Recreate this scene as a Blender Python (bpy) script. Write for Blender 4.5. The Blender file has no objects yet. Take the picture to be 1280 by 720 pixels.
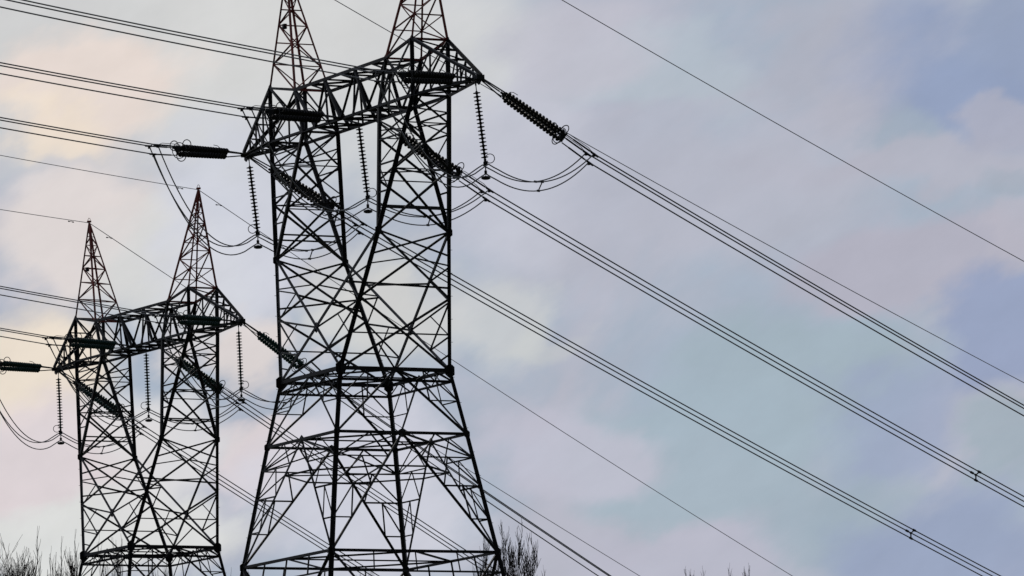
import bpy, math, random
from mathutils import Vector, Matrix

sc = bpy.context.scene
COL = sc.collection
R = math.radians

# ------------------------------------------------------------------ camera
# eye is the world origin (1.7 m over the valley path); the pylons stand on the hill ahead (+Y)
cam_d = bpy.data.cameras.new('camera')
cam = bpy.data.objects.new('camera', cam_d)
COL.objects.link(cam)
FPX = 8535.0
PITCH, ROLL = 0.122, 0.028
cam_d.sensor_fit = 'HORIZONTAL'
cam_d.sensor_width = 36.0
cam_d.lens = 36.0 * FPX / 1280.0
cam_d.clip_start = 0.5
cam_d.clip_end = 20000
fw = Vector((0, math.cos(PITCH), math.sin(PITCH)))
rt0 = Vector((1, 0, 0))
up0 = rt0.cross(fw)
rt = rt0 * math.cos(ROLL) - up0 * math.sin(ROLL)
up = rt0 * math.sin(ROLL) + up0 * math.cos(ROLL)
rt = rt0 * math.cos(ROLL) + up0 * (-math.sin(ROLL))
cam.matrix_world = Matrix(((rt.x, up.x, -fw.x, 0), (rt.y, up.y, -fw.y, 0), (rt.z, up.z, -fw.z, 0), (0, 0, 0, 1)))
sc.camera = cam

# ------------------------------------------------------------------ view
sc.view_settings.view_transform = 'Standard'
sc.view_settings.look = 'None'
sc.view_settings.exposure = 0.0
sc.view_settings.gamma = 1.0
sc.view_settings.use_curve_mapping = False
sc.cycles.use_denoising = True
sc.cycles.max_bounces = 4

# ------------------------------------------------------------------ sun (veiled, behind the pylons, a little left)
SUN_EL, SUN_AZ = R(32), R(-28)            # azimuth from +Y towards +X
sd = bpy.data.lights.new('sun', 'SUN')
sd.energy = 0.8
sd.angle = R(14)
sd.color = (1.0, 0.93, 0.84)
sun = bpy.data.objects.new('sun', sd)
COL.objects.link(sun)
sdir = Vector((math.sin(SUN_AZ) * math.cos(SUN_EL), math.cos(SUN_AZ) * math.cos(SUN_EL), math.sin(SUN_EL)))
sun.rotation_euler = (-sdir).to_track_quat('-Z', 'Y').to_euler()


def lin(rgb):
    return tuple((c / 255 / 12.92) if c / 255 <= 0.04045 else ((c / 255 + 0.055) / 1.055) ** 2.4 for c in rgb)


# ------------------------------------------------------------------ sky: Nishita behind a broken cloud cover
world = bpy.data.worlds.new('World')
sc.world = world
world.use_nodes = True
nt = world.node_tree
nt.nodes.clear()
N = nt.nodes.new
L = nt.links.new


def mth(op, a, b=None, c=None, clamp=False):
    n = N('ShaderNodeMath')
    n.operation = op
    n.use_clamp = clamp
    for i, v in enumerate((a, b, c)):
        if v is None:
            continue
        if isinstance(v, (int, float)):
            n.inputs[i].default_value = v
        else:
            L(v, n.inputs[i])
    return n.outputs[0]


def vmth(op, a, b):
    n = N('ShaderNodeVectorMath')
    n.operation = op
    for i, v in enumerate((a, b)):
        if isinstance(v, (tuple, list, Vector)):
            n.inputs[i].default_value = tuple(v)
        else:
            L(v, n.inputs[i])
    return n


def mixc(fac, a, b):
    n = N('ShaderNodeMix')
    n.data_type = 'RGBA'
    L(fac, n.inputs[0]) if not isinstance(fac, (int, float)) else setattr(n.inputs[0], 'default_value', fac)
    for v, i in ((a, 6), (b, 7)):
        if isinstance(v, tuple):
            n.inputs[i].default_value = (*v, 1)
        else:
            L(v, n.inputs[i])
    return n.outputs[2]


def noise(vec, scale, detail=4, rough=0.55, dist=0.0):
    n = N('ShaderNodeTexNoise')
    n.inputs['Scale'].default_value = scale
    n.inputs['Detail'].default_value = detail
    n.inputs['Roughness'].default_value = rough
    n.inputs['Distortion'].default_value = dist
    L(vec, n.inputs['Vector'])
    return n


tc = N('ShaderNodeTexCoord')
D = tc.outputs['Generated']
sep = N('ShaderNodeSeparateXYZ')
L(D, sep.inputs[0])
az = mth('ARCTAN2', sep.outputs[0], sep.outputs[1])
el = mth('ARCSINE', sep.outputs[2])
# compass bearing and height above the horizon, in units of 5 degrees
U5 = R(5)
bx = mth('MULTIPLY', az, 1 / U5)
by = mth('MULTIPLY', el, 1 / U5)
cmb = N('ShaderNodeCombineXYZ')
L(bx, cmb.inputs[0])
L(by, cmb.inputs[1])
B = cmb.outputs[0]
mp = N('ShaderNodeMapping')          # wind-drawn streaks, rising to the right
L(B, mp.inputs['Vector'])
mp.vector_type = 'TEXTURE'
mp.inputs['Rotation'].default_value = (0, 0, R(30))
mp.inputs['Scale'].default_value = (1.40, 0.80, 1)
S = mp.outputs[0]
n1 = noise(S, 2.6, 3, 0.5)
n2 = noise(S, 8.0, 5, 0.55)
w1 = vmth('SUBTRACT', n1.outputs['Color'], (0.5, 0.5, 0.5)).outputs[0]
w2 = vmth('SUBTRACT', n2.outputs['Color'], (0.5, 0.5, 0.5)).outputs[0]
w1 = vmth('MULTIPLY', w1, (0.34, 0.26, 0)).outputs[0]
w2 = vmth('MULTIPLY', w2, (0.20, 0.15, 0)).outputs[0]
BW = vmth('ADD', vmth('ADD', B, w1).outputs[0], w2).outputs[0]


def sky_at(px, py):
    """bearing / height (5 degree units) of a place in the sky"""
    x, y = (px - 640) / FPX, (360 - py) / FPX
    d = fw + rt * x + up * y
    d.normalize()
    return math.atan2(d.x, d.y) / U5, math.asin(d.z) / U5


# cloud banks: place, half sizes (px of the photo = 1/8535 rad), colour, strength, edge softness
BANKS = [
    (150, 60, 420, 190, (200, 200, 199), 0.9, 0.9),
    (420, 60, 300, 200, (208, 208, 207), 0.8, 0.9),
    (130, 130, 150, 80, (222, 208, 200), 0.9, 0.8),
    (80, 175, 80, 42, (230, 215, 197), 0.7, 0.9),
    (100, 300, 160, 100, (216, 207, 204), 0.9, 0.8),
    (210, 330, 120, 95, (204, 206, 206), 0.8, 0.9),
    (290, 290, 120, 120, (203, 205, 215), 0.8, 0.9),
    (30, 470, 150, 90, (231, 217, 199), 0.9, 0.8),
    (50, 590, 170, 90, (214, 203, 205), 0.9, 0.8),
    (120, 690, 220, 55, (212, 213, 211), 0.9, 0.8),
    (300, 430, 90, 70, (219, 209, 205), 0.8, 0.8),
    (320, 590, 70, 60, (217, 204, 205), 0.8, 0.8),
    (480, 380, 110, 110, (214, 212, 206), 0.7, 0.9),
    (190, 590, 95, 110, (212, 210, 211), 0.85, 0.9),
    (440, 620, 160, 130, (205, 205, 216), 0.8, 0.9),
    (650, 190, 130, 150, (196, 197, 209), 0.8, 0.9),
    (620, 390, 90, 80, (205, 206, 206), 0.7, 0.9),
    (705, 415, 70, 34, (202, 204, 201), 0.45, 0.9),
    (800, 80, 160, 60, (181, 191, 202), 0.8, 0.8),
    (880, 230, 220, 110, (183, 185, 199), 0.8, 0.9),
    (1040, 50, 110, 90, (181, 182, 196), 0.7, 0.8),
    (720, 50, 130, 90, (193, 192, 204), 0.8, 0.9),
    (1205, 72, 190, 115, (150, 164, 195), 1.0, 1.05),
    (1270, 10, 90, 60, (153, 166, 194), 0.8, 0.9),
    (1090, 140, 70, 55, (163, 177, 194), 0.8, 0.8),
    (1130, 190, 220, 45, (184, 184, 198), 0.8, 0.8),
    (1240, 125, 70, 40, (182, 182, 197), 0.7, 0.8),
    (1260, 215, 60, 30, (168, 178, 193), 0.7, 0.8),
    (1130, 330, 200, 75, (183, 181, 196), 0.9, 0.8),
    (1265, 285, 60, 50, (190, 187, 200), 0.7, 0.9),
    (1010, 470, 150, 85, (164, 181, 193), 0.9, 0.8),
    (1250, 420, 110, 85, (154, 166, 197), 0.95, 0.7),
    (1120, 520, 120, 75, (159, 171, 199), 0.8, 0.9),
    (870, 560, 190, 95, (165, 182, 195), 0.9, 0.7),
    (720, 545, 120, 70, (191, 190, 205), 0.8, 0.8),
    (900, 690, 190, 50, (187, 187, 203), 0.85, 0.8),
    (1060, 640, 130, 80, (161, 178, 192), 0.8, 0.9),
    (1200, 680, 170, 90, (154, 167, 197), 0.9, 0.9),
    (1265, 560, 60, 60, (160, 178, 190), 0.7, 0.9),
]
# default cover: soft patches of lavender grey and blue grey
nb = noise(S, 3.2, 5, 0.55, 0.6)
mr = N('ShaderNodeMapRange')
mr.interpolation_type = 'SMOOTHSTEP'
L(nb.outputs['Fac'], mr.inputs[0])
mr.inputs[1].default_value = 0.35
mr.inputs[2].default_value = 0.68
cover = mixc(mr.outputs[0], lin((166, 179, 196)), lin((184, 185, 199)))
for (px, py, rx, ry, colr, st, soft) in BANKS:
    cx, cy = sky_at(px, py)
    k = 1 / FPX / U5
    v = vmth('SUBTRACT', BW, (cx, cy, 0)).outputs[0]
    v = vmth('MULTIPLY', v, (1 / (rx * k), 1 / (ry * k), 0)).outputs[0]
    ln = vmth('LENGTH', v, (0, 0, 0)).outputs['Value']
    m = N('ShaderNodeMapRange')
    m.interpolation_type = 'SMOOTHSTEP'
    L(ln, m.inputs[0])
    m.inputs[1].default_value = 1.15
    m.inputs[2].default_value = 1.15 - soft * .72
    m.inputs[3].default_value = 0
    m.inputs[4].default_value = st
    tone = 1.055 - .075 * min(1, max(0, (px - 250) / 800))     # thinner, brighter cloud on the sunward side
    cover = mixc(m.outputs[0], cover, lin(tuple(min(250, v_ * tone) for v_ in colr)))
# fine mottling of the vapour
nf = noise(S, 9, 5, 0.6)
mf = N('ShaderNodeMapRange')
L(nf.outputs['Fac'], mf.inputs[0])
mf.inputs[1].default_value = 0.25
mf.inputs[2].default_value = 0.75
mf.inputs[3].default_value = 0.95
mf.inputs[4].default_value = 1.05
# the cover glows towards the veiled sun and is dull on the far side of the sky
dt = N('ShaderNodeVectorMath')
dt.operation = 'DOT_PRODUCT'
L(D, dt.inputs[0])
dt.inputs[1].default_value = (0, 0.97, 0.24)
dm = N('ShaderNodeMapRange')
dm.interpolation_type = 'SMOOTHSTEP'
L(dt.outputs['Value'], dm.inputs[0])
dm.inputs[1].default_value = 0.9
dm.inputs[2].default_value = -0.3
dm.inputs[3].default_value = 1.0
dm.inputs[4].default_value = 0.14
gain = mth('MULTIPLY', mf.outputs[0], dm.outputs[0])
cs = N('ShaderNodeVectorMath')
cs.operation = 'SCALE'
L(cover, cs.inputs[0])
L(gain, cs.inputs['Scale'])
bgc = N('ShaderNodeBackground')
L(cs.outputs[0], bgc.inputs[0])
bgc.inputs[1].default_value = 1.0
sky = N('ShaderNodeTexSky')
sky.sky_type = 'NISHITA'
sky.sun_disc = False
sky.sun_elevation = SUN_EL
sky.sun_rotation = SUN_AZ
bgs = N('ShaderNodeBackground')
L(sky.outputs[0], bgs.inputs[0])
bgs.inputs[1].default_value = 0.05
ms = N('ShaderNodeMixShader')
ms.inputs[0].default_value = 0.95
L(bgs.outputs[0], ms.inputs[1])
L(bgc.outputs[0], ms.inputs[2])
wo = N('ShaderNodeOutputWorld')
L(ms.outputs[0], wo.inputs[0])


# ------------------------------------------------------------------ materials
def material(name, c1, c2, rough=0.6, metal=0.0, scale=6.0, bump=0.0):
    m = bpy.data.materials.new(name)
    m.use_nodes = True
    t = m.node_tree
    b = t.nodes['Principled BSDF']
    co = t.nodes.new('ShaderNodeTexCoord')
    n = t.nodes.new('ShaderNodeTexNoise')
    n.inputs['Scale'].default_value = scale
    n.inputs['Detail'].default_value = 6
    n.inputs['Roughness'].default_value = 0.65
    t.links.new(co.outputs['Object'], n.inputs['Vector'])
    cr = t.nodes.new('ShaderNodeValToRGB')
    cr.color_ramp.elements[0].position = 0.35
    cr.color_ramp.elements[1].position = 0.68
    cr.color_ramp.elements[0].color = (*c1, 1)
    cr.color_ramp.elements[1].color = (*c2, 1)
    t.links.new(n.outputs['Fac'], cr.inputs[0])
    t.links.new(cr.outputs[0], b.inputs['Base Color'])
    b.inputs['Roughness'].default_value = rough
    b.inputs['Metallic'].default_value = metal
    b.inputs['Specular IOR Level'].default_value = 0.3
    if bump:
        bp = t.nodes.new('ShaderNodeBump')
        bp.inputs['Strength'].default_value = bump
        t.links.new(n.outputs['Fac'], bp.inputs['Height'])
        t.links.new(bp.outputs[0], b.inputs['Normal'])
    return m


STEEL = material('weathered_steel', (0.013, 0.014, 0.016), (0.028, 0.028, 0.030), 0.6, 0.2, 1.3)
STEEL_THIN = material('lattice_steel', (0.030, 0.031, 0.033), (0.085, 0.085, 0.088), 0.6, 0.2, 1.7)
RED = material('faded_red_paint', (0.36, 0.075, 0.060), (0.20, 0.052, 0.045), 0.7, 0.0, 0.7)
WIRE = material('weathered_aluminium_cable', (0.22, 0.225, 0.24), (0.32, 0.325, 0.34), 0.6, 0.1, 2.0)
EARTHWIRE = material('steel_earth_cable', (0.38, 0.385, 0.395), (0.48, 0.485, 0.50), 0.6, 0.1, 2.0)
DISC = material('brown_glazed_porcelain', (0.012, 0.011, 0.012), (0.022, 0.020, 0.019), 0.5, 0.0, 3.0)
GLASS = material('dark_green_insulator_glass', (0.016, 0.062, 0.054), (0.026, 0.085, 0.075), 0.4, 0.0, 3.0)
FIT = material('galvanised_fittings', (0.018, 0.019, 0.02), (0.04, 0.04, 0.042), 0.5, 0.4, 4.0)
BARK = material('grey_brown_bark', (0.040, 0.034, 0.032), (0.085, 0.074, 0.070), 0.9, 0.0, 5.0, 0.3)
BARK_BROWN = material('brown_twig_bark', (0.035, 0.026, 0.021), (0.070, 0.053, 0.043), 0.9, 0.0, 5.0, 0.3)
CONCRETE = material('footing_concrete', (0.26, 0.25, 0.24), (0.36, 0.35, 0.33), 0.9, 0.0, 3.0, 0.2)
GRASS = material('winter_hill_grass', (0.035, 0.045, 0.018), (0.085, 0.080, 0.035), 0.95, 0.0, 0.08, 0.4)


# ------------------------------------------------------------------ mesh helpers
class MB:
    def __init__(self):
        self.v, self.f = [], []

    def add(self, vs, fs):
        o = len(self.v)
        self.v += [tuple(a) for a in vs]
        self.f += [tuple(i + o for i in f) for f in fs]

    def angle(self, p, q, w, t=None, ref=None, flip=1):
        """rolled steel angle (L section) between two joints"""
        p, q = Vector(p), Vector(q)
        d = q - p
        if d.length < 1e-6:
            return
        d.normalize()
        ref = Vector(ref) if ref is not None else Vector((0, 0, 1))
        if abs(d.dot(ref.normalized())) > 0.97:
            ref = Vector((1, 0.3, 0))
        a = d.cross(ref).normalized() * flip
        b = d.cross(a).normalized()
        t = t or max(0.012, w * 0.16)
        prof = [(0, 0), (w, 0), (w, t), (t, t), (t, w), (0, w)]
        o = w * 0.42
        ring = lambda c: [c + a * (x - o) + b * (y - o) for x, y in prof]
        vs = ring(p) + ring(q)
        fs = [(i, (i + 1) % 6, 6 + (i + 1) % 6, 6 + i) for i in range(6)]
        fs += [(3, 2, 1, 0), (5, 4, 3, 0), (6, 7, 8, 9), (6, 9, 10, 11)]
        self.add(vs, fs)

    def plate(self, c, n, r, t=0.02, sides=6, stretch=(1, 1)):
        """bolted gusset plate"""
        c, n = Vector(c), Vector(n).normalized()
        a = n.cross(Vector((0, 0, 1)))
        a = a.normalized() if a.length > 0.05 else Vector((1, 0, 0))
        b = n.cross(a)
        vs = []
        for s in (-1, 1):
            for k in range(sides):
                an = 2 * math.pi * (k + 0.5) / sides
                vs.append(c + n * (s * t / 2) + a * (math.cos(an) * r * stretch[0]) + b * (math.sin(an) * r * stretch[1]))
        fs = [tuple(range(sides))[::-1], tuple(range(sides, 2 * sides))]
        fs += [(k, (k + 1) % sides, sides + (k + 1) % sides, sides + k) for k in range(sides)]
        self.add(vs, fs)

    def box(self, c, sx, sy, sz, axes=None):
        c = Vector(c)
        ax = axes or (Vector((1, 0, 0)), Vector((0, 1, 0)), Vector((0, 0, 1)))
        vs = [c + ax[0] * (x * sx / 2) + ax[1] * (y * sy / 2) + ax[2] * (z * sz / 2) for z in (-1, 1) for y in (-1, 1) for x in (-1, 1)]
        self.add(vs, [(0, 2, 3, 1), (4, 5, 7, 6), (0, 1, 5, 4), (2, 6, 7, 3), (0, 4, 6, 2), (1, 3, 7, 5)])

    def tube(self, pts, r, n=6, r2=None, closed=False):
        pts = [Vector(p) for p in pts]
        m = len(pts)
        rs = [r + ((r2 - r) * i / max(1, m - 1) if r2 is not None else 0) for i in range(m)]
        vs, a = [], None
        for i, p in enumerate(pts):
            if closed:
                d = pts[(i + 1) % m] - pts[i - 1]
            else:
                d = pts[min(i + 1, m - 1)] - pts[max(i - 1, 0)]
            d.normalize()
            if a is None:
                a = d.cross(Vector((0.31, 0.22, 0.92)))
                if a.length < 0.1:
                    a = d.cross(Vector((1, 0, 0)))
            else:
                a = a - d * a.dot(d)
            a.normalize()
            b = d.cross(a)
            vs += [p + a * (math.cos(2 * math.pi * k / n) * rs[i]) + b * (math.sin(2 * math.pi * k / n) * rs[i]) for k in range(n)]
        fs = []
        for i in range(m if closed else m - 1):
            j = (i + 1) % m
            fs += [(i * n + k, i * n + (k + 1) % n, j * n + (k + 1) % n, j * n + k) for k in range(n)]
        if not closed:
            fs += [tuple(range(n))[::-1], tuple(range((m - 1) * n, m * n))]
        self.add(vs, fs)

    def lathe(self, p, axis, prof, n=12):
        """prof: (distance along the axis, radius)"""
        p, d = Vector(p), Vector(axis).normalized()
        a = d.cross(Vector((0.31, 0.92, 0.22)))
        if a.length < 0.1:
            a = d.cross(Vector((1, 0, 0)))
        a.normalize()
        b = d.cross(a)
        vs = []
        for (s, r) in prof:
            vs += [p + d * s + a * (math.cos(2 * math.pi * k / n) * r) + b * (math.sin(2 * math.pi * k / n) * r) for k in range(n)]
        fs = []
        for i in range(len(prof) - 1):
            fs += [(i * n + k, i * n + (k + 1) % n, (i + 1) * n + (k + 1) % n, (i + 1) * n + k) for k in range(n)]
        fs += [tuple(range(n))[::-1], tuple(range((len(prof) - 1) * n, len(prof) * n))]
        self.add(vs, fs)

    def build(self, name, mat, parent=None, smooth=False):
        me = bpy.data.meshes.new(name)
        me.from_pydata([tuple(v) for v in self.v], [], self.f)
        me.materials.append(mat)
        if smooth:
            for p in me.polygons:
                p.use_smooth = True
        o = bpy.data.objects.new(name, me)
        COL.objects.link(o)
        if parent:
            o.parent = parent
        return o


def empty(name, loc=(0, 0, 0), rz=0.0):
    o = bpy.data.objects.new(name, None)
    o.location = loc
    o.rotation_euler = (0, 0, rz)
    o.empty_display_size = 0.5
    COL.objects.link(o)
    return o


def tag(o, label, cat, group=None):
    o['label'], o['category'] = label, cat
    if group:
        o['group'] = group
    return o


def copy_tree(o, parent=None):
    c = o.copy()
    COL.objects.link(c)
    c.parent = parent
    for ch in list(o.children):
        copy_tree(ch, c)
    return c


def lerp(a, b, t):
    return Vector(a) * (1 - t) + Vector(b) * t


def V(*a):
    return Vector(a)


# ------------------------------------------------------------------ terrain
def ground_z(x, y):
    # gentle valley at the viewer, hill shoulder under the pylons, falling away to the right and far side
    def ss(a, b, t):
        t = max(0.0, min(1.0, (t - a) / (b - a)))
        return t * t * (3 - 2 * t)
    s = x * math.cos(R(48)) + (y - 250) * math.sin(R(48))
    h = -1.7 + 15.9 * ss(60, 225, y) * (1 - ss(120, 420, abs(x)))
    h -= 20 * ss(30, 120, s - 55)
    h += 1.6 * math.sin(x * 0.031 + 0.7) * math.sin(y * 0.027) * ss(20, 90, y)
    h += 6 * ss(1500, 5000, y)
    return h


def terrain():
    xs = [-6000, -3000, -1500, -900, -600] + list(range(-420, 421, 14)) + [600, 900, 1500, 3000, 6000]
    ys = [-3000, -1200, -500, -200] + list(range(-100, 521, 14)) + [600, 750, 1000, 1500, 2500, 4500, 9000]
    mb = MB()
    n = len(xs)
    mb.v = [(x, y, ground_z(x, y)) for y in ys for x in xs]
    mb.f = [(j * n + i, j * n + i + 1, (j + 1) * n + i + 1, (j + 1) * n + i) for j in range(len(ys) - 1) for i in range(n - 1)]
    o = mb.build('ground', GRASS, smooth=True)
    o['kind'] = 'structure'


terrain()

# ------------------------------------------------------------------ the pylon (local frame: X along the crossarm, Z=0 at the waist)
XL = {'base': (5.12, 4.42, -13.4), 'L0': (3.835, 3.344, -6.769), 'L1': (3.009, 2.634, -2.37), 'L2': (2.575, 2.217, 0.0), 'N': (4.412, 1.428, 4.844)}
HB, YB, XBO, XBI = 9.586, 0.718, 6.122, 3.296
HTO, HTI, XTO, XTI = 11.646, 11.255, 6.138, 3.935
XTIP, HTIP, XPK, HPK = 10.004, 9.663, 5.942, 16.26
SG = ((-1, -1), (1, -1), (1, 1), (-1, 1))
CW = 0.134      # main leg angle
MW = 0.092      # main diagonals
SW = 0.050      # redundants


def P(k, s):
    x, y, z = XL[k]
    return V(s[0] * x, s[1] * y, z)


def make_pylon():
    root = empty('lattice_pylon')
    # --- four legs
    for s in SG:
        mb = MB()
        ch = [P(k, s) for k in ('base', 'L0', 'L1', 'L2', 'N')]
        out = V(-s[0], -s[1], 0)
        for a, b in zip(ch, ch[1:]):
            w = CW * (1.12 if b.z < -2 else 1.0)
            d = (b - a).normalized()
            mb.angle(a - d * 0.02, b + d * 0.02, w, w * 0.2, ref=V(s[1], -s[0], 0) if True else None)
        for c, r in ((ch[1], 0.20), (ch[2], 0.17), (ch[3], 0.29), (ch[4], 0.20)):
            mb.plate(c + V(s[0] * .012, 0, 0), (1, 0, 0), r, 0.022, 6, (0.75, 1.0))
            mb.plate(c + V(0, s[1] * .012, 0), (0, 1, 0), r, 0.022, 6, (0.75, 1.0))
        # step bolts
        for a, b in zip(ch, ch[1:]):
            nst = int((b - a).length / 0.42)
            for i in range(nst):
                c = lerp(a, b, (i + .5) / nst)
                mb.tube([c, c + V(s[0] * 0.13, 0, 0) * (1 if i % 2 else 0) + V(0, s[1] * 0.13, 0) * (0 if i % 2 else 1)], 0.009, 4)
        leg = mb.build('leg', STEEL, root)
        fb = MB()
        b = ch[0]
        fb.lathe(b + V(0, 0, -1.2), (0, 0, 1), [(0, .62), (.9, .55), (1.25, .42), (1.3, .36)], 14)
        fb.build('footing', CONCRETE, leg, True)
    # --- face lattice of the body, one panel per face and storey
    faces = [(SG[0], SG[1]), (SG[1], SG[2]), (SG[2], SG[3]), (SG[3], SG[0])]
    for a, b in faces:
        nrm = V(0, a[1], 0) if a[1] == b[1] else V(a[0], 0, 0)
        wide = a[0] == b[0]
        # storey below the lower ring
        mb = MB()
        l0a, l0b, ba, bb = P('L0', a), P('L0', b), P('base', a), P('base', b)
        r2a, r2b = lerp(l0a, ba, 0.11), lerp(l0b, bb, 0.11)
        mid = lerp(lerp(l0a, ba, .62), lerp(l0b, bb, .62), .5)
        mb.angle(r2a, r2b, 0.07, ref=nrm)
        for i in range(1, 4):
            mb.angle(lerp(l0a, l0b, i / 4), lerp(r2a, r2b, i / 4), 0.05, ref=nrm)
        mb.angle(l0a, mid, MW, ref=nrm)
        mb.angle(l0b, mid, MW, ref=nrm, flip=-1)
        mb.angle(ba, mid, MW, ref=nrm)
        mb.angle(bb, mid, MW, ref=nrm, flip=-1)
        mb.angle(lerp(l0a, ba, .62), lerp(l0b, bb, .62), 0.08, ref=nrm)
        for k, (p, q) in enumerate(((l0a, ba), (l0b, bb))):
            for t in (.3,):
                mb.angle(lerp(p, q, t), lerp(p, mid, t / .62), SW, ref=nrm)
                mb.angle(lerp(p, q, .62), lerp(p, mid, .5), SW, ref=nrm)
        mb.plate(mid, nrm, .2)
        mb.build('lattice_panel', STEEL_THIN, root)
        # big inverted V between the two rings with fans of redundants
        mb = MB()
        t_a, t_b = P('L1', a), P('L1', b)
        apex = lerp(t_a, t_b, .5)
        for (foot, top, fl) in ((l0a, t_a, 1), (l0b, t_b, -1)):
            mb.angle(foot, apex, MW * .84, ref=nrm, flip=fl)
            ts = (.28, .56, .80)
            prev_l, prev_v = top, apex
            for i, t in enumerate(reversed(ts)):
                pl, pv = lerp(foot, top, t), lerp(foot, apex, t)
                mb.angle(pl, pv, SW * (1.2 if i == 1 else 1), ref=nrm, flip=fl)
                if i == 0:
                    mb.angle(pl, lerp(prev_l, prev_v, .5), SW, ref=nrm)
                    mb.angle(pv, lerp(prev_l, prev_v, .5), SW, ref=nrm)
                    mb.angle(pl, prev_v, SW, ref=nrm)
                else:
                    mb.angle(pl, lerp(prev_l, prev_v, .5), SW * .9, ref=nrm)
                    mb.angle(pv, lerp(prev_l, prev_v, .5), SW * .9, ref=nrm)
                prev_l, prev_v = pl, pv
        mb.plate(apex, nrm, .17)
        mb.build('lattice_panel', STEEL_THIN, root)
        # small inverted V under the waist ring
        mb = MB()
        w_a, w_b = P('L2', a), P('L2', b)
        apex = lerp(w_a, w_b, .5)
        for (foot, top, fl) in ((t_a, w_a, 1), (t_b, w_b, -1)):
            mb.angle(foot, apex, MW * .8, ref=nrm, flip=fl)
            mb.angle(lerp(foot, top, .52), lerp(foot, apex, .52), SW * .85, ref=nrm)
            mb.angle(lerp(foot, top, .52), lerp(top, apex, .5), SW * .85, ref=nrm)
            mb.angle(lerp(foot, apex, .52), lerp(top, apex, .5), SW * .85, ref=nrm)
        mb.plate(apex, nrm, .13)
        mb.build('lattice_panel', STEEL_THIN, root)
        # storey between the waist and the fork
        mb = MB()
        n_a, n_b = P('N', a), P('N', b)
        if not wide:
            mb.angle(w_a, n_b, MW * 1.25, ref=nrm)
            mb.angle(w_b, n_a, MW * 1.25, ref=nrm, flip=-1)
            # crossing of the X
            wa, na = (w_b - w_a).length, (n_b - n_a).length
            tx = wa / (wa + na)
            X = lerp(w_a, n_b, tx)
            mb.plate(X, nrm, .2)
            for (w, n, fl) in ((w_a, n_a, 1), (w_b, n_b, -1)):
                w2, n2 = (w_b, n_b) if w is w_a else (w_a, n_a)
                lm = lerp(w, n, .5)
                mb.angle(X, lm, SW * 1.5, ref=nrm, flip=fl)
                q1 = lerp(w, X, .5)
                q2 = lerp(n, X, .5)
                for t in (.25, .12):
                    mb.angle(lerp(w, n, t * 1.0), lerp(w, X, t * 2), SW, ref=nrm)
                mb.angle(lm, q1, SW, ref=nrm)
                mb.angle(lerp(w, n, .75), q2, SW, ref=nrm)
                mb.angle(lm, q2, SW * 1.2, ref=nrm)
                mb.angle(lerp(w, n, .25), lerp(X, lm, .5), SW, ref=nrm)
        else:
            am, bm = lerp(w_a, n_a, .52), lerp(w_b, n_b, .52)
            mb.angle(n_a, bm, MW, ref=nrm)
            mb.angle(n_b, am, MW, ref=nrm, flip=-1)
            mb.angle(am, w_b, MW, ref=nrm, flip=-1)
            mb.angle(n_a, lerp(w_b, n_b, .83), MW * .8, ref=nrm)
            mb.angle(n_b, lerp(w_a, n_a, .83), MW * .8, ref=nrm)
            mb.angle(bm, w_a, MW, ref=nrm)
            mb.angle(lerp(w_a, am, .5), lerp(w_a, bm, .5), SW, ref=nrm)
            mb.angle(lerp(w_b, bm, .5), lerp(w_b, am, .5), SW, ref=nrm)
            mb.angle(lerp(n_a, am, .5), lerp(n_a, bm, .4), SW, ref=nrm)
            mb.angle(lerp(n_b, bm, .5), lerp(n_b, am, .4), SW, ref=nrm)
            mb.angle(lerp(w_a, am, .5), lerp(w_b, am, .5), SW, ref=nrm)
            mb.angle(lerp(w_b, bm, .5), lerp(w_a, bm, .5), SW, ref=nrm)
            mb.angle(lerp(w_a, w_b, .5), lerp(w_a, bm, .35), SW, ref=nrm)
            mb.angle(lerp(w_a, w_b, .5), lerp(w_b, am, .35), SW, ref=nrm)
        mb.build('lattice_panel', STEEL_THIN, root)
    # --- plan bracing half way up the storey below the fork
    for s in SG:
        mb = MB()
        w, n = P('L2', s), P('N', s)
        w2, n2 = P('L2', (-s[0], s[1])), P('N', (-s[0], s[1]))
        wa, na = (w2 - w).length, (n2 - n).length
        X = lerp(w2, n, wa / (wa + na))
        o = (s[0], -s[1])
        mb.angle(lerp(n, X, .52), lerp(P('L2', o), P('N', o), .6), .07)
        mb.build('plan_brace', STEEL_THIN, root)
    # --- horizontal rings with plan bracing
    for k, w, dz in (('L0', .10, 0), ('L1', .10, 0), ('L2', .135, 0)):
        mb = MB()
        c = [P(k, s) for s in SG]
        for i in range(4):
            mb.angle(c[i], c[(i + 1) % 4], w, ref=V(0, 0, 1), flip=-1)
        if k == 'L2':
            lo = [lerp(P('L2', s), P('L1', s), .17) for s in SG]
            for i in range(4):
                mb.angle(lo[i], lo[(i + 1) % 4], .09, ref=V(0, 0, 1))
                for j in range(6):
                    p, q = (c, lo) if j % 2 else (lo, c)
                    mb.angle(lerp(p[i], p[(i + 1) % 4], j / 6), lerp(q[i], q[(i + 1) % 4], (j + 1) / 6), .045)
        m = [lerp(c[i], c[(i + 1) % 4], .5) for i in range(4)]
        for i in range(4):
            mb.angle(m[i], m[(i + 1) % 4], .065)
        mb.angle(m[0], m[2], .05)
        mb.build('ring_frame', STEEL, root)
    # --- cat-walk diaphragm between the two rings, tied to the big V braces
    mb = MB()
    z = .56
    mids = []
    for a, b in faces:
        t_a, t_b, l0a, l0b = P('L1', a), P('L1', b), P('L0', a), P('L0', b)
        ap = lerp(t_a, t_b, .5)
        mids.append((lerp(l0a, ap, .72), lerp(l0b, ap, .72)))
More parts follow.
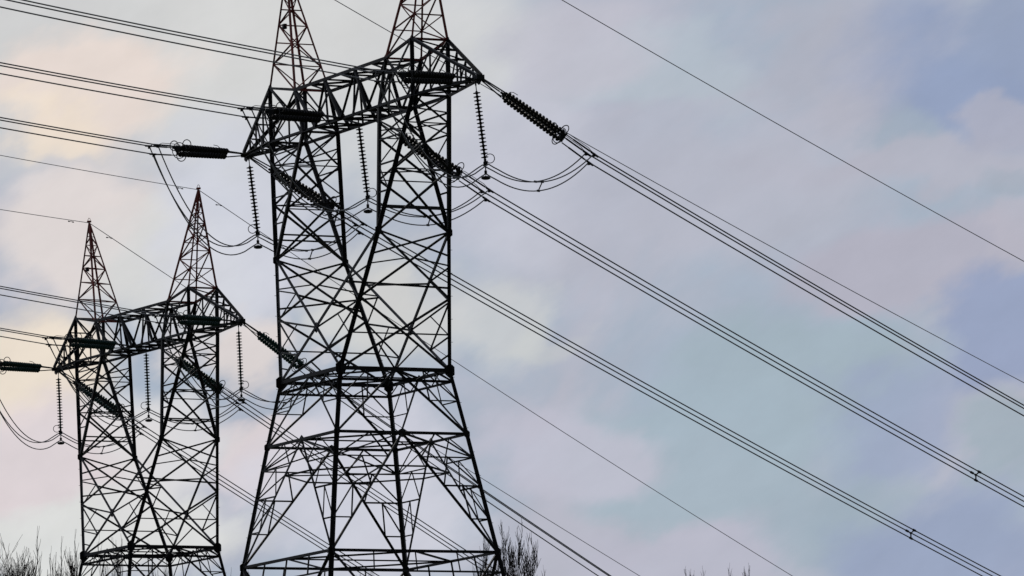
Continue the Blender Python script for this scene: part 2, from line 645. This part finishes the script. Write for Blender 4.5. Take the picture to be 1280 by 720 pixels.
    for i in range(4):
        mb.angle(mids[i][1], mids[(i + 1) % 4][0], .06)
        mb.angle(mids[i][0], mids[i][1], .06)
        mb.angle(mids[i][0], mids[(i + 2) % 4][0], .045)
    mb.build('ring_frame', STEEL_THIN, root)
    # --- the two masts of the fork
    for sx in (-1, 1):
        mb = MB()
        top = {}
        for sy in (-1, 1):
            n = P('N', (sx, sy))
            bo, bi = V(sx * XBO, sy * YB, HB), V(sx * XBI, sy * YB, HB)
            to, ti = V(sx * XTO, sy * YB, HTO), V(sx * XTI, sy * YB, HTI)
            top[sy] = (n, bo, bi, to, ti)
            ref = V(sy, 0, 0)
            mb.angle(n, bo, .13, .026, ref=ref)
            mb.angle(bo, to, .12, .024, ref=ref)
            mb.angle(n, bi, .12, .024, ref=ref, flip=-1)
            mb.angle(bi, ti, .11, .022, ref=ref, flip=-1)
            for c, r in ((bo, .17), (bi, .15), (to, .14), (ti, .14)):
                mb.plate(c, (0, 1, 0), r, .024)
        mast = mb.build('mast', STEEL, root)
        bb = MB()
        for sy in (-1, 1):
            n, bo, bi, to, ti = top[sy]
            ref = V(0, sy, 0)
            ts = (.30, .52, .72, .88)
            po, pi = n, n
            for i, t in enumerate(ts):
                o, q = lerp(n, bo, t), lerp(n, bi, t)
                bb.angle(o, q, SW * 1.15, ref=ref)
                if i:
                    bb.angle(po if i % 2 else pi, q if i % 2 else o, SW * 1.1, ref=ref)
                po, pi = o, q
            bb.angle(po, bi, SW * 1.1, ref=ref)
            bb.angle(bo, bi, .10, ref=ref)
            bb.angle(to, ti, .09, ref=ref)
            bb.angle(bi, to, .085, ref=ref)
            bb.angle(bo, ti, .085, ref=ref, flip=-1)
        for idx, ts in ((1, (0, .46, .80, 1.0)), (2, (0, .40, .74, 1.0))):
            n0, n1 = top[-1][0], top[1][0]
            e0, e1 = top[-1][idx], top[1][idx]
            for i in range(len(ts) - 1):
                a0, b0 = lerp(n0, e0, ts[i]), lerp(n1, e1, ts[i])
                a1, b1 = lerp(n0, e0, ts[i + 1]), lerp(n1, e1, ts[i + 1])
                w = MW * .8 if i < 2 else SW * 1.2
                bb.angle(a0, b1, w, ref=V(sx, 0, 0))
                bb.angle(b0, a1, w, ref=V(sx, 0, 0), flip=-1)
                bb.angle(a1, b1, SW * .9, ref=V(sx, 0, 0))
        for idx, t in ((1, .17), (2, .20)):
            bb.angle(lerp(top[-1][0], top[-1][idx], t), lerp(top[1][0], top[1][idx], t), SW * 1.3, ref=V(sx, 0, 0))
        # plan bracing inside the mast
        for t in (.46, .80):
            q = [lerp(top[s][0], top[s][k], t) for s, k in ((-1, 1), (1, 1), (1, 2), (-1, 2))]
            bb.angle(q[0], q[2], SW)
            bb.angle(q[1], q[3], SW)
        bb.angle(top[-1][1], top[1][1], .08)
        bb.angle(top[-1][2], top[1][2], .08)
        bb.angle(top[-1][1], top[1][3], .06)
        bb.angle(top[1][2], top[-1][4], .06)
        bb.build('mast_bracing', STEEL_THIN, mast)
    # --- crossarm: box girder between the masts
    mb = MB()
    for sy in (-1, 1):
        ref = V(0, sy, 0)
        mb.angle((-XTI, sy * YB, HTI), (XTI, sy * YB, HTI), .125, .026, ref=ref)
        mb.angle((-XBO, sy * YB, HB), (XBO, sy * YB, HB), .125, .026, ref=ref, flip=-1)
    arm = mb.build('crossarm', STEEL, root)
    bb = MB()
    nb_ = 6
    for sy in (-1, 1):
        ref = V(0, sy, 0)
        bot = [V(-XBI + 2 * XBI * i / nb_, sy * YB, HB) for i in range(nb_ + 1)]
        tp = [V(-XTI + 2 * XTI * i / nb_, sy * YB, HTI) for i in range(nb_ + 1)]
        for i in range(nb_):
            if i % 2 == 0:
                bb.angle(tp[i], bot[i + 1], .098, ref=ref)
            else:
                bb.angle(bot[i], tp[i + 1], .098, ref=ref, flip=-1)
        for i in (2, 4):
            bb.angle(tp[i], bot[i], .06, ref=ref)
    for z, xm, nn in ((HB, XBI, 6), (HTI, XTI, 6)):
        for i in range(nn):
            x0, x1 = -xm + 2 * xm * i / nn, -xm + 2 * xm * (i + 1) / nn
            s = 1 if i % 2 else -1
            bb.angle((x0, -s * YB, z), (x1, s * YB, z), .07)
            bb.angle((x1, -YB, z), (x1, YB, z), .06)
    bb.build('girder_bracing', STEEL, arm)
    # arm tips
    for sx in (-1, 1):
        tb = MB()
        tip = V(sx * XTIP, 0, HTIP)
        for sy in (-1, 1):
            e = V(0, sy * .10, 0)
            to, bo = V(sx * XTO, sy * YB, HTO), V(sx * XBO, sy * YB, HB)
            ref = V(0, sy, 0)
            tb.angle(to, tip + e + V(0, 0, .08), .105, .022, ref=ref)
            tb.angle(bo, tip + e - V(0, 0, .05), .12, .025, ref=ref, flip=-1)
            ts = (.28, .54, .76)
            pu, pl = to, bo
            for i, t in enumerate(ts):
                u, l = lerp(to, tip + e, t), lerp(bo, tip + e, t)
                tb.angle(u, l, .055, ref=ref)
                tb.angle(pl, u, .06, ref=ref)
                pu, pl = u, l
        for t0, t1 in ((0, .28), (.28, .54), (.54, .76)):
            for (h, xx) in ((HTO, XTO), (HB, XBO)):
                a0, a1 = V(sx * xx, -YB, h), V(sx * xx, YB, h)
                p, q = lerp(a0, tip, t0), lerp(a1, tip, t1)
                tb.angle(p, q, .055)
                tb.angle(lerp(a0, tip, t1), q, .055)
        tb.box(tip, .34, .30, .16)
        tb.plate(tip + V(0, 0, -.10), (0, 1, 0), .17, .04)
        tb.build('arm_tip', STEEL, arm)
    # --- earth wire peaks
    for sx in (-1, 1):
        mb, bb = MB(), MB()
        apex = V(sx * XPK, 0, HPK)
        q = [V(sx * XTO, -YB, HTO), V(sx * XTO, YB, HTO), V(sx * XTI, YB, HTI), V(sx * XTI, -YB, HTI)]
        tops = [apex + (b - apex) * .012 + (b - apex).normalized() * .0 for b in q]
        for i in range(4):
            mb.angle(q[i], tops[i], .072, .016, ref=V(1, 0, 0) if i % 2 else V(0, 1, 0))
        mb.box(apex + V(0, 0, .02), .16, .16, .08)
        mb.tube([apex + V(-.16, 0, .0), apex + V(-.12, 0, .13), apex + V(0, 0, .20), apex + V(.12, 0, .13), apex + V(.16, 0, 0)], .012, 5)
        pk = mb.build('earth_peak', RED, root)
        ts = [.0, .20, .38, .53, .66, .77, .86, .93]
        for i in range(len(ts) - 1):
            for j in range(4):
                a, b = q[j], q[(j + 1) % 4]
                p0, p1 = lerp(a, tops[j], ts[i]), lerp(b, tops[(j + 1) % 4], ts[i])
                r0, r1 = lerp(a, tops[j], ts[i + 1]), lerp(b, tops[(j + 1) % 4], ts[i + 1])
                w = .046 if i < 4 else .034
                if (i + j) % 2:
                    bb.angle(p0, r1, w)
                else:
                    bb.angle(p1, r0, w)
                bb.angle(r0, r1, w * .95)
        for j in range(4):
            bb.angle(q[j], q[(j + 1) % 4], .075)
        bb.build('peak_bracing', RED, pk)
        if sx < 0:
            jb = MB()
            c = lerp(q[0], tops[0], .52) * .5 + lerp(q[3], tops[3], .52) * .5
            jb.box(c, .17, .12, .19)
            jb.plate(c + V(0, -.065, 0), (0, 1, 0), .08, .012)
            jb.build('junction_box', STEEL, pk)
    return root


PSI1, O1 = 1.101, Vector((-5.508, 250.0, 27.504))
PSI2, O2 = 1.069, Vector((-17.172, 316.872, 26.959))
pyl = make_pylon()
pyl.location, pyl.rotation_euler = O1, (0, 0, -PSI1)
tag(pyl, 'tall dark steel lattice pylon with forked masts, larger and nearer of the two', 'pylon', 'twin-peaked lattice pylons')
pyl2 = copy_tree(pyl)
pyl2.location, pyl2.rotation_euler = O2, (0, 0, -PSI2)
tag(pyl2, 'smaller lattice pylon further back, in front of the bare trees', 'pylon', 'twin-peaked lattice pylons')


def to_world(tw, p):
    ps, o = (PSI1, O1) if tw == 1 else (PSI2, O2)
    p = Vector(p)
    c, s = math.cos(ps), math.sin(ps)
    return Vector((p.x * c + p.y * s, -p.x * s + p.y * c, p.z)) + o


# ------------------------------------------------------------------ insulators
def disc_profile(n, pitch, r):
    pr = [(0, .04)]
    for i in range(n):
        s = i * pitch
        pr += [(s + .02, .036), (s + .045, .058), (s + .062, r), (s + .082, r * .97), (s + .09, .058), (s + pitch - .01, .036)]
    return pr


def ring(mb, c, axis, rad, r=.014, n=18, arc=1.0):
    c, d = Vector(c), Vector(axis).normalized()
    a = d.cross(V(0.2, 0.1, 1)).normalized()
    b = d.cross(a)
    k = int(n * arc)
    pts = [c + a * (math.cos(2 * math.pi * i / n) * rad) + b * (math.sin(2 * math.pi * i / n) * rad) for i in range(k + (0 if arc >= 1 else 1))]
    mb.tube(pts, r, 5, closed=arc >= 1)


def bundle_offsets(d, half=.19, drop=.33, twist=0.0):
    """two upper wires side by side, one below"""
    h = V(d.x, d.y, 0).normalized()
    per = V(h.y, -h.x, 0)
    upv = V(0, 0, 1)
    res = []
    for (a, z) in ((half, drop * .38), (-half, drop * .38), (0, -drop * .62)):
        ct, st = math.cos(twist), math.sin(twist)
        res.append(per * (a * ct - z * st) + upv * (a * st + z * ct))
    return res


def tension_set(a, b, disc_mat, label, group, twist=0.0):
    """triple tension string from the arm (a) to the line clamps (b)"""
    a, b = Vector(a), Vector(b)
    root = empty('tension_insulator', a)
    d = b - a
    Lh = d.length
    d.normalize()
    off = bundle_offsets(d, twist=twist)
    o0, o1 = [o * .62 for o in off], [o * .92 for o in off]
    o0[2], o1[2] = o0[2] * .9, o1[2] * .72
    ctr = lambda t: d * (Lh * t)
    s0, s1 = .235, .735
    ls = Lh * (s1 - s0)
    # rods from the arm to the yoke
    mb = MB()
    for o in off[:2]:
        mb.tube([o * .25, ctr(s0 - .03) + o * .6], .026, 6)
    mb.tube([V(0, 0, -.02), ctr(s0 - .03) + off[2] * .6], .026, 6)
    mb.tube([V(0, 0, 0), ctr(.05)], .05, 6)
    mb.build('link_rods', FIT, root)

    def yoke(c, off):
        y = MB()
        t = .03
        vs = [c + o * 1.12 - d * (t / 2) for o in off] + [c + o * 1.12 + d * (t / 2) for o in off]
        y.add(vs, [(0, 1, 2), (5, 4, 3), (0, 3, 4, 1), (1, 4, 5, 2), (2, 5, 3, 0)])
        for o in off:
            y.lathe(c + o - d * .05, d, [(0, .03), (.02, .045), (.08, .045), (.1, .03)], 8)
        return y
    y = yoke(ctr(s0 - .012), o0)
    horn = off[0].normalized()
    y.tube([ctr(s0) + o0[0], ctr(s0 + .02) + o0[0] + V(0, 0, .14), ctr(s0 + .05) + o0[0] + V(0, 0, .22), ctr(s0 + .09) + o0[0] + V(0, 0, .24)], .013, 5)
    y.build('yoke_plate', FIT, root)
    # strings
    pitch = .185
    n = int(ls / pitch)
    for p0, p1 in zip(o0, o1):
        m = MB()
        ax = (ctr(s1) + p1) - (ctr(s0) + p0)
        m.lathe(ctr(s0) + p0, ax, disc_profile(n, ax.length / n, .112), 14)
        m.build('disc_string', disc_mat, root, True)
    e = yoke(ctr(s1 + .012), o1)
    e.build('yoke_plate', FIT, root)
    # arcing rings at the line end
    r = MB()
    ring(r, ctr(s1 - .015) + o1[0] * 1.45 + V(0, 0, .04), d, .185, .019)
    ring(r, ctr(s1 - .03) + o1[1] * 1.45 + V(0, 0, .04), d, .185, .019)
    ring(r, ctr(s1 - .03) + o1[2] * 1.5, d, .20, .019)
    ring(r, ctr(s1 - .008), d, .30, .017, 22)
    for o in o1:
        r.tube([ctr(s1) + o, ctr(s1 - .02) + o * 1.3], .014, 5)
    r.build('arcing_ring', FIT, root)
    # compression clamps to the wires, with the tap for the jumper
    c = MB()
    for i, o in enumerate(off):
        e0, e1 = ctr(s1 + .02) + o * .92, ctr(1.0) + o
        c.tube([e0, e1], .022, 6)
        c.tube([lerp(e0, e1, .25), lerp(e0, e1, .5), lerp(e0, e1, .85)], .032, 6)
        c.tube([lerp(e0, e1, .9), e1 + d * .25], .042, 6)
        c.box(e1 - V(0, 0, .04), .10, .10, .12)
        if i < 2:
            q = V(0, 0, .09)
            c.tube([e0 + q * .5, e0 + d * .12 + q, lerp(e0, e1, .8) + q, e1], .012, 5)
    c.build('line_clamp', FIT, root)
    tag(root, label, 'insulator', group)
    return root, [b + o for o in off], d


def suspension_string(a, hub, disc_mat, ring_side, label, group):
    """single hanging string that holds the jumper off the mast"""
    a, hub = Vector(a), Vector(hub)
    root = empty('hanging_insulator', a)
    d = hub - a
    Lh = d.length
    d.normalize()
    mb = MB()
    mb.tube([V(0, 0, .06), d * .22], .018, 6)
    mb.tube([V(0, 0, .16), V(0, 0, .0)], .03, 6)
    mb.build('shackle', FIT, root)
    m = MB()
    ls = Lh - .22 - .12
    n = int(ls / .135)
    m.lathe(d * .2, d, disc_profile(n, ls / n, .135), 12)
    m.build('disc_string', disc_mat, root, True)
    f = MB()
    f.tube([d * (Lh - .14), d * (Lh + .02)], .05, 8)
    f.box(d * (Lh + .02), .16, .28, .10)
    f.tube([d * Lh, d * Lh + V(0, 0, -.36)], .022, 6)
    f.box(d * Lh + V(0, 0, -.33), .10, .2, .09)
    f.build('jumper_clamp', FIT, root)
    rg = MB()
    rs = Vector((1, 0.1, 0)) * ring_side
    ring(rg, d * (Lh - .16) + rs * .18, (0, 1, 0.15), .165, .016)
    rg.tube([d * (Lh - .02), d * (Lh - .07) + rs * .1], .016, 5)
    rg.build('arcing_ring', FIT, root)
    w = MB()
    w.lathe(d * Lh + V(0, 0, -.60), (0, 0, 1), [(0, .10), (.03, .165), (.09, .165), (.12, .10)], 16)
    w.tube([d * Lh + V(0, 0, -.5), d * Lh + V(0, 0, -.34)], .012, 5)
    w.build('counterweight', FIT, root, False)
    tag(root, label, 'insulator', group)
    return root


def spacer_mesh(c, offs, d, parent, mat):
    s = MB()
    m = sum(offs, Vector((0, 0, 0))) / 3
    for o in offs:
        s.tube([c + m, c + o], .030, 6)
        s.tube([c + o - d * .09, c + o + d * .09], .050, 6)
    s.lathe(c + m - d * .03, d, [(0, .05), (.06, .05)], 8)
    s.build('spacer', mat, parent)


def span(points_fn, d0, offs, ts, r, label, group, spacers=(), name='conductor_bundle'):
    base = points_fn(0)
    root = empty(name, base)
    for o in offs:
        mb = MB()
        mb.tube([points_fn(t) - base + o for t in ts], r, 6)
        mb.build('cable', WIRE, root, True)
    for t in spacers:
        dd = (points_fn(t + .1) - points_fn(t - .1)).normalized()
        spacer_mesh(points_fn(t) - base, offs, dd, root, FIT)
    tag(root, label, 'cable', group)
    return root


# right-hand (downhill) and left-hand (over the valley) headings of each line
TH = {(1, 'R'): R(50), (2, 'R'): R(56), (1, 'L'): R(240), (2, 'L'): R(240)}
KS = .0004
TW1, TW2 = -.22, -.42     # roll of two bundles about their own line
# clamp distance, clamp drop, slope at the clamp
LINE = {
    (1, 'R', 'R'): (6.11, -2.31, -.3001), (1, 'M', 'R'): (6.17, -2.20, -.3065), (1, 'L', 'R'): (6.45, -2.24, -.3070),
    (1, 'L', 'L'): (6.49, -.48, -.0177), (1, 'M', 'L'): (6.54, -.48, -.0246), (1, 'R', 'L'): (6.50, -.64, -.0247),
    (2, 'R', 'R'): (6.05, -2.30, -.3424), (2, 'M', 'R'): (6.22, -2.22, -.3400), (2, 'L', 'R'): (6.60, -2.42, -.3320),
    (2, 'L', 'L'): (6.41, -.29, .006), (2, 'M', 'L'): (6.90, -.28, .010), (2, 'R', 'L'): (6.41, -.39, .0044),
}
EARTH = {(1, 'R', 'R'): -.2800, (1, 'L', 'R'): -.2890, (2, 'R', 'R'): -.3205, (2, 'L', 'R'): -.3255,
         (1, 'R', 'L'): -.01, (1, 'L', 'L'): -.01, (2, 'R', 'L'): -.0160, (2, 'L', 'L'): -.0190}
ATT = {'R': (XTIP, 0, HTIP), 'M': (0, 0, HB), 'L': (-XTIP, 0, HTIP)}
WHICH = {1: 'larger pylon', 2: 'smaller pylon'}
ARM = {'R': 'right crossarm tip', 'M': 'crossarm middle', 'L': 'left crossarm tip'}
# hanging strings: how far the foot of each is blown aside (x, y) and its length
HANG = {1: (.27, .0, 2.80), 2: (.06, .0, 2.80)}
CLAMPS, HUBS = {}, {}
for tw in (1, 2):
    mat = DISC if tw == 1 else GLASS
    tone = 'black' if tw == 1 else 'dark green'
    for ph in 'RML':
        for sd_ in 'RL':
            key = (tw, ph, sd_)
            a = list(ATT[ph])
            if ph == 'M':
                a[1] = YB * (1 if sd_ == 'R' else -1)
            if key == (1, 'R', 'L') or key == (2, 'R', 'L'):
                a[0] -= .5
            A = to_world(tw, a)
            th = TH[(tw, sd_)]
            tcl, dz, sl = LINE[key]
            h = V(math.cos(th), math.sin(th), 0)
            C = A + h * tcl + V(0, 0, dz)
            tw_ang = {(1, 'R', 'R'): TW1, (2, 'R', 'R'): TW2}.get(key, 0.0)
            side = 'heading right' if sd_ == 'R' else 'heading left'
            root, ends, d = tension_set(A, C, mat, '%s tension insulator %s from %s of %s' % (tone, side, ARM[ph], WHICH[tw]),
                                        'tension insulators on the pylons', tw_ang)
            CLAMPS[key] = (ends, d, C)
            offs = [e - C for e in ends]
            fn = (lambda C, h, sl: (lambda t: C + h * t + V(0, 0, sl * t + KS * t * t)))(C, h, sl)
            tmax = 150 if sd_ == 'R' else 130
            ts = [i * (tmax / 60) for i in range(61)]
            sp = {(1, 'M', 'R'): (30.6, 78), (1, 'L', 'R'): (35.2, 84), (1, 'R', 'R'): (46, 94), (1, 'R', 'L'): (27.3, 75), (1, 'M', 'L'): (34, 80),
                  (1, 'L', 'L'): (39, 86)}.get(key, (58, 108))
            span(fn, d, offs, ts, .026, 'three-cable conductor bundle %s from %s of %s' % (side, ARM[ph], WHICH[tw]), 'conductor bundles', sp)
        # hanging string and jumper
        dx, dy, ln = HANG[tw]
        a = Vector(ATT[ph])
        a.z -= .26 if ph != 'M' else .10
        if ph == 'R':
            a.x -= .25
        if ph == 'L':
            a.x += .25
        A = to_world(tw, a)
        hub = A + V(dx, dy, -ln)
        suspension_string(A, hub, mat, -1 if (tw == 1 and ph == 'L') or (tw == 2 and ph != 'R') else 1,
                          '%s hanging insulator string with weight, under %s of %s' % (tone, ARM[ph], WHICH[tw]),
                          'hanging insulators on the pylons')
        (eL, dL, CL), (eR, dR, CR) = CLAMPS[(tw, ph, 'L')], CLAMPS[(tw, ph, 'R')]
        jroot = empty('jumper_loop', hub)
        hd = (CR - CL)
        hd.z = 0
        hd.normalize()
        pr = V(hd.y, -hd.x, 0)
        hubs = [hub + pr * .13 + V(0, 0, .0), hub - pr * .13 + V(0, 0, .0), hub + V(0, 0, -.33)]
        mids = []
        for i in range(3):
            j = [1, 0, 2][i]      # left-going offsets are mirrored
            p, c, e = eL[j], hubs[i], eR[i]
            pts = []
            n = 22
            sagL, sagR = 1.78, .86
            for k in range(n + 1):
                t = k / n
                pts.append(lerp(p, c, t) - V(0, 0, 4 * sagL * t * (1 - t)))
            right = []
            for k in range(1, n + 1):
                t = k / n
                right.append(lerp(c, e, t) - V(0, 0, 4 * sagR * t * (1 - t)))
            # round the crown over the clamp
            pts += right
            for _ in range(2):
                for k in range(1, len(pts) - 1):
                    if abs(k - n) < 3:
                        pts[k] = (pts[k - 1] + pts[k] * 2 + pts[k + 1]) / 4
            pts[n] = (pts[n] + c) / 2
            mids.append(right[n // 2 - 1])
            mb = MB()
            mb.tube([q - hub for q in pts], .0235, 6)
            mb.build('cable', WIRE, jroot, True)
        sp = MB()
        for q in mids:
            sp.tube([q - hub - hd * .06, q - hub + hd * .06], .045, 6)
        sp.tube([mids[0] - hub, mids[2] - hub], .022, 6)
        sp.build('spacer', FIT, jroot)
        tag(jroot, 'sagging three-cable jumper loop below the hanging string at %s of %s' % (ARM[ph], WHICH[tw]), 'cable', 'jumper loops')
    # earth wires over the peaks
    for ph, sx in (('L', -1), ('R', 1)):
        P0 = to_world(tw, (sx * XPK, 0, HPK - (.16 if tw == 1 else .04)))
        pts = []
        for sd_, tm in (('L', 130), ('R', 150)):
            th = TH[(tw, sd_)]
            h = V(math.cos(th), math.sin(th), 0)
            sl = EARTH[(tw, ph, sd_)]
            seg = [h * t + V(0, 0, sl * t + KS * t * t) for t in [i * tm / 60 for i in range(61)]]
            pts = list(reversed(seg)) + pts if sd_ == 'L' else pts + seg[1:]
        mb = MB()
        mb.tube(pts, .0165, 6)
        o = mb.build('earth_wire', EARTHWIRE, None, True)
        o.location = P0
        # dampers either side of the peak
        for sd_ in 'LR':
            db = MB()
            th = TH[(tw, sd_)]
            h = V(math.cos(th), math.sin(th), 0)
            for t in (1.55,):
                c = h * t + V(0, 0, EARTH[(tw, ph, sd_)] * t - .07)
                db.tube([c - h * .2, c + h * .2], .008, 4)
                db.tube([c - h * .22, c - h * .12], .03, 6)
                db.tube([c + h * .12, c + h * .22], .03, 6)
                db.tube([c, c + V(0, 0, .08)], .014, 4)
            db.build('vibration_damper', FIT, o)
        tag(o, 'thin single earth wire over the %s peak of %s' % ('left' if sx < 0 else 'right', WHICH[tw]), 'cable', 'earth wires')


# ------------------------------------------------------------------ bare winter trees
def grow(rng, mb, p, d, ln, r, depth, spread, upr, rmin):
    n = 4
    pts = [p]
    dd = d.copy()
    for i in range(n):
        dd = (dd + V(rng.gauss(0, .10), rng.gauss(0, .10), rng.gauss(0, .05) + upr * .12)).normalized()
        pts.append(pts[-1] + dd * (ln / n))
    r2 = max(rmin * .7, r * .55)
    mb.tube(pts, r, 5 if r > .03 else 4, r2)
    if depth == 0:
        return
    k = rng.choice((3, 4, 4, 5)) if depth > 1 else rng.choice((2, 3, 4))
    for i in range(k):
        t = .28 + .72 * (i + rng.random() * .8) / k
        t = min(t, 1.0)
        fi = t * n
        j = min(n - 1, int(fi))
        c = lerp(pts[j], pts[j + 1], fi - j)
        an = rng.random() * 2 * math.pi
        side = V(math.cos(an), math.sin(an), 0)
        nd = (dd * 1.0 + side * spread * (.6 + .7 * rng.random()) + V(0, 0, upr * .5)).normalized()
        grow(rng, mb, c, nd, ln * (.50 + .25 * rng.random()), max(rmin, r2 * (.55 + .25 * rng.random())), depth - 1, spread, upr, rmin)


def tree(seed, h, nlead, spread, upr, mat, width, depth=3, rmin=.010, lead=1.0):
    rng = random.Random(seed)
    root = empty('bare_tree')
    tb = MB()
    split = h * .5
    pts = [V(0, 0, -.4)]
    for i in range(1, 6):
        pts.append(V(rng.gauss(0, .06) * i, rng.gauss(0, .06) * i, split * i / 5))
    tb.tube(pts, .02 * h * .75, 9, .011 * h)
    tb.build('trunk', mat, root, True)
    cb = MB()
    top = pts[-1]
    for k in range(nlead):
        an = 2 * math.pi * k / nlead + rng.random() * .8
        rad = width * (.35 + .65 * rng.random()) if k else .05
        st = lerp(pts[3], top, rng.random() * .9) if k else pts[-1] - V(0, 0, .1)
        hh = h * (1 - .05 * rng.random() - .17 * (rad / width) ** 1.6)
        target = V(top.x + math.cos(an) * rad, top.y + math.sin(an) * rad, hh * .80)
        d = target - st
        mid = lerp(st, target, .5) + V(math.cos(an), math.sin(an), 0) * rad * .22
        m2 = [st, lerp(st, mid, .5) + V(0, 0, -.05), mid, lerp(mid, target, .6), target]
        cb.tube(m2, .0054 * h * lead, 6, .0026 * h * lead)
        # side shoots all along the leader, then the plume at its end
        for q in range(6):
            t = .35 + .62 * q / 6
            fi = t * 4
            j = min(3, int(fi))
            c = lerp(m2[j], m2[j + 1], fi - j)
            a2 = rng.random() * 2 * math.pi
            nd = V(math.cos(a2) * spread, math.sin(a2) * spread, 1.0).normalized()
            grow(rng, cb, c, nd, h * .12, .0017 * h, max(1, depth - 1), spread, upr, rmin)
        grow(rng, cb, target, (d.normalized() + V(0, 0, .7)).normalized(), hh * .2, .0026 * h * lead, depth, spread, upr, rmin)
    cb.build('crown', mat, root, False)
    return root


def ray_at(px, py, dist):
    x, y = (px - 640) / FPX, (360 - py) / FPX
    d = fw + rt * x + up * y
    return d * (dist / d.y)


# kind, x of the stem, y of the tip (photo), distance, label
protos = {}
SPEC = {   # seed, leaders, spread, upright, bark, width, depth
    'bushy': (11, 10, .24, .95, BARK, 1.05, 3),
    'spire': (23, 4, .32, .70, BARK_BROWN, .40, 3),
    'round': (37, 17, .50, .40, BARK_BROWN, 1.2, 3),
    'whip': (41, 2, .26, .8, BARK_BROWN, .22, 3),
}
TREES = [
    ('round', -2, 662, 352, 'dense dark bare tree at the lower left edge of the photo'),
    ('round', 12, 679, 340, 'squat thick-crowned bare tree in the very corner, just right of the dense edge tree'),
    ('bushy', 28, 688, 372, 'low twiggy bare tree between the thick-crowned corner tree and the tall leaning one'),
    ('spire', 47, 657, 350, 'tall slim bare tree with one dark leaning stem, left of the smaller pylon'),
    ('spire', 36, 685, 362, 'low many-stemmed bare tree touching the left side of the tall leaning one'),
    ('spire', 70, 690, 366, 'lowest of the many-stemmed bare trees left of the smaller pylon'),
    ('whip', 64, 682, 354, 'short dark bare sapling just right of the tall slim leaning tree'),
    ('spire', 77, 670, 380, 'pale thin bare tree third from the smaller pylon leg'),
    ('whip', 87, 684, 352, 'brown bare sapling two along from the smaller pylon leg'),
    ('spire', 94, 661, 386, 'thin brown bare tree touching the left leg of the smaller pylon'),
    ('whip', 124, 666, 395, 'faint bare tree seen through the left half of the smaller pylon'),
    ('spire', 141, 671, 402, 'faint tall bare tree behind the middle of the smaller pylon'),
    ('bushy', 185, 702, 398, 'twiggy bare tree low behind the centre of the smaller pylon'),
    ('whip', 208, 700, 392, 'thin bare sapling behind the right leg of the smaller pylon'),
    ('whip', 289, 709, 398, 'tiny bare treetop in the gap between the two pylons'),
    ('bushy', 652, 646, 276, 'bushy bare tree with upright twigs at the right foot of the larger pylon'),
    ('whip', 630, 664, 282, 'thin bare shoot right against the outer right leg of the larger pylon'),
    ('whip', 604, 693, 290, 'short bare sapling inside the right leg of the larger pylon'),
    ('whip', 679, 706, 290, 'little bare sapling just right of the bushy tree'),
    ('whip', 878, 707, 300, 'left of two lone bare treetops on the bottom edge, right of the pylons'),
    ('whip', 912, 703, 300, 'right of two lone bare treetops on the bottom edge, right of the pylons'),
    ('whip', 450, 711, 310, 'left of two small bare treetops seen between the legs of the larger pylon'),
    ('whip', 466, 707, 318, 'right of two small bare treetops seen between the legs of the larger pylon'),
]
BASEH = 12.0
rngt = random.Random(5)
for i, (kind, px, py, dist, lab) in enumerate(TREES):
    tip = ray_at(px, py, dist)
    gz = ground_z(tip.x, tip.y)
    if kind not in protos:
        s = SPEC[kind]
        root = tree(s[0], BASEH, s[1], s[2], s[3], s[4], s[5], s[6], lead={'spire': 1.9, 'whip': 1.8}.get(kind, 1.0))
        protos[kind] = root
        ch = [c for c in root.children if c.name.startswith('crown')][0]
        top = max(ch.data.vertices, key=lambda v: v.co.z).co
        root['_h'] = top.z
        hgt = top.z
        del root['_h']
        protos[kind + '_h'] = (top.x, top.y, top.z)
    else:
        root = copy_tree(protos[kind])
    tx, ty, tz = protos[kind + '_h']
    sc_ = (tip.z - gz) / tz
    rz = rngt.random() * 6.28 if root is not protos[kind] else 0
    wx = {'whip': .9, 'bushy': .85}.get(kind, 1.0)
    if px > 320 and kind == 'whip':
        wx *= .66
    if kind == 'bushy' and px > 600:
        rz = 2.2
    root.rotation_euler = (0, 0, rz)
    root.scale = (wx, wx, sc_)
    ox = (tx * math.cos(rz) - ty * math.sin(rz)) * wx
    oy = (tx * math.sin(rz) + ty * math.cos(rz)) * wx
    root.location = (tip.x - ox, tip.y - oy, gz)
    tag(root, lab, 'tree', 'bare winter trees')
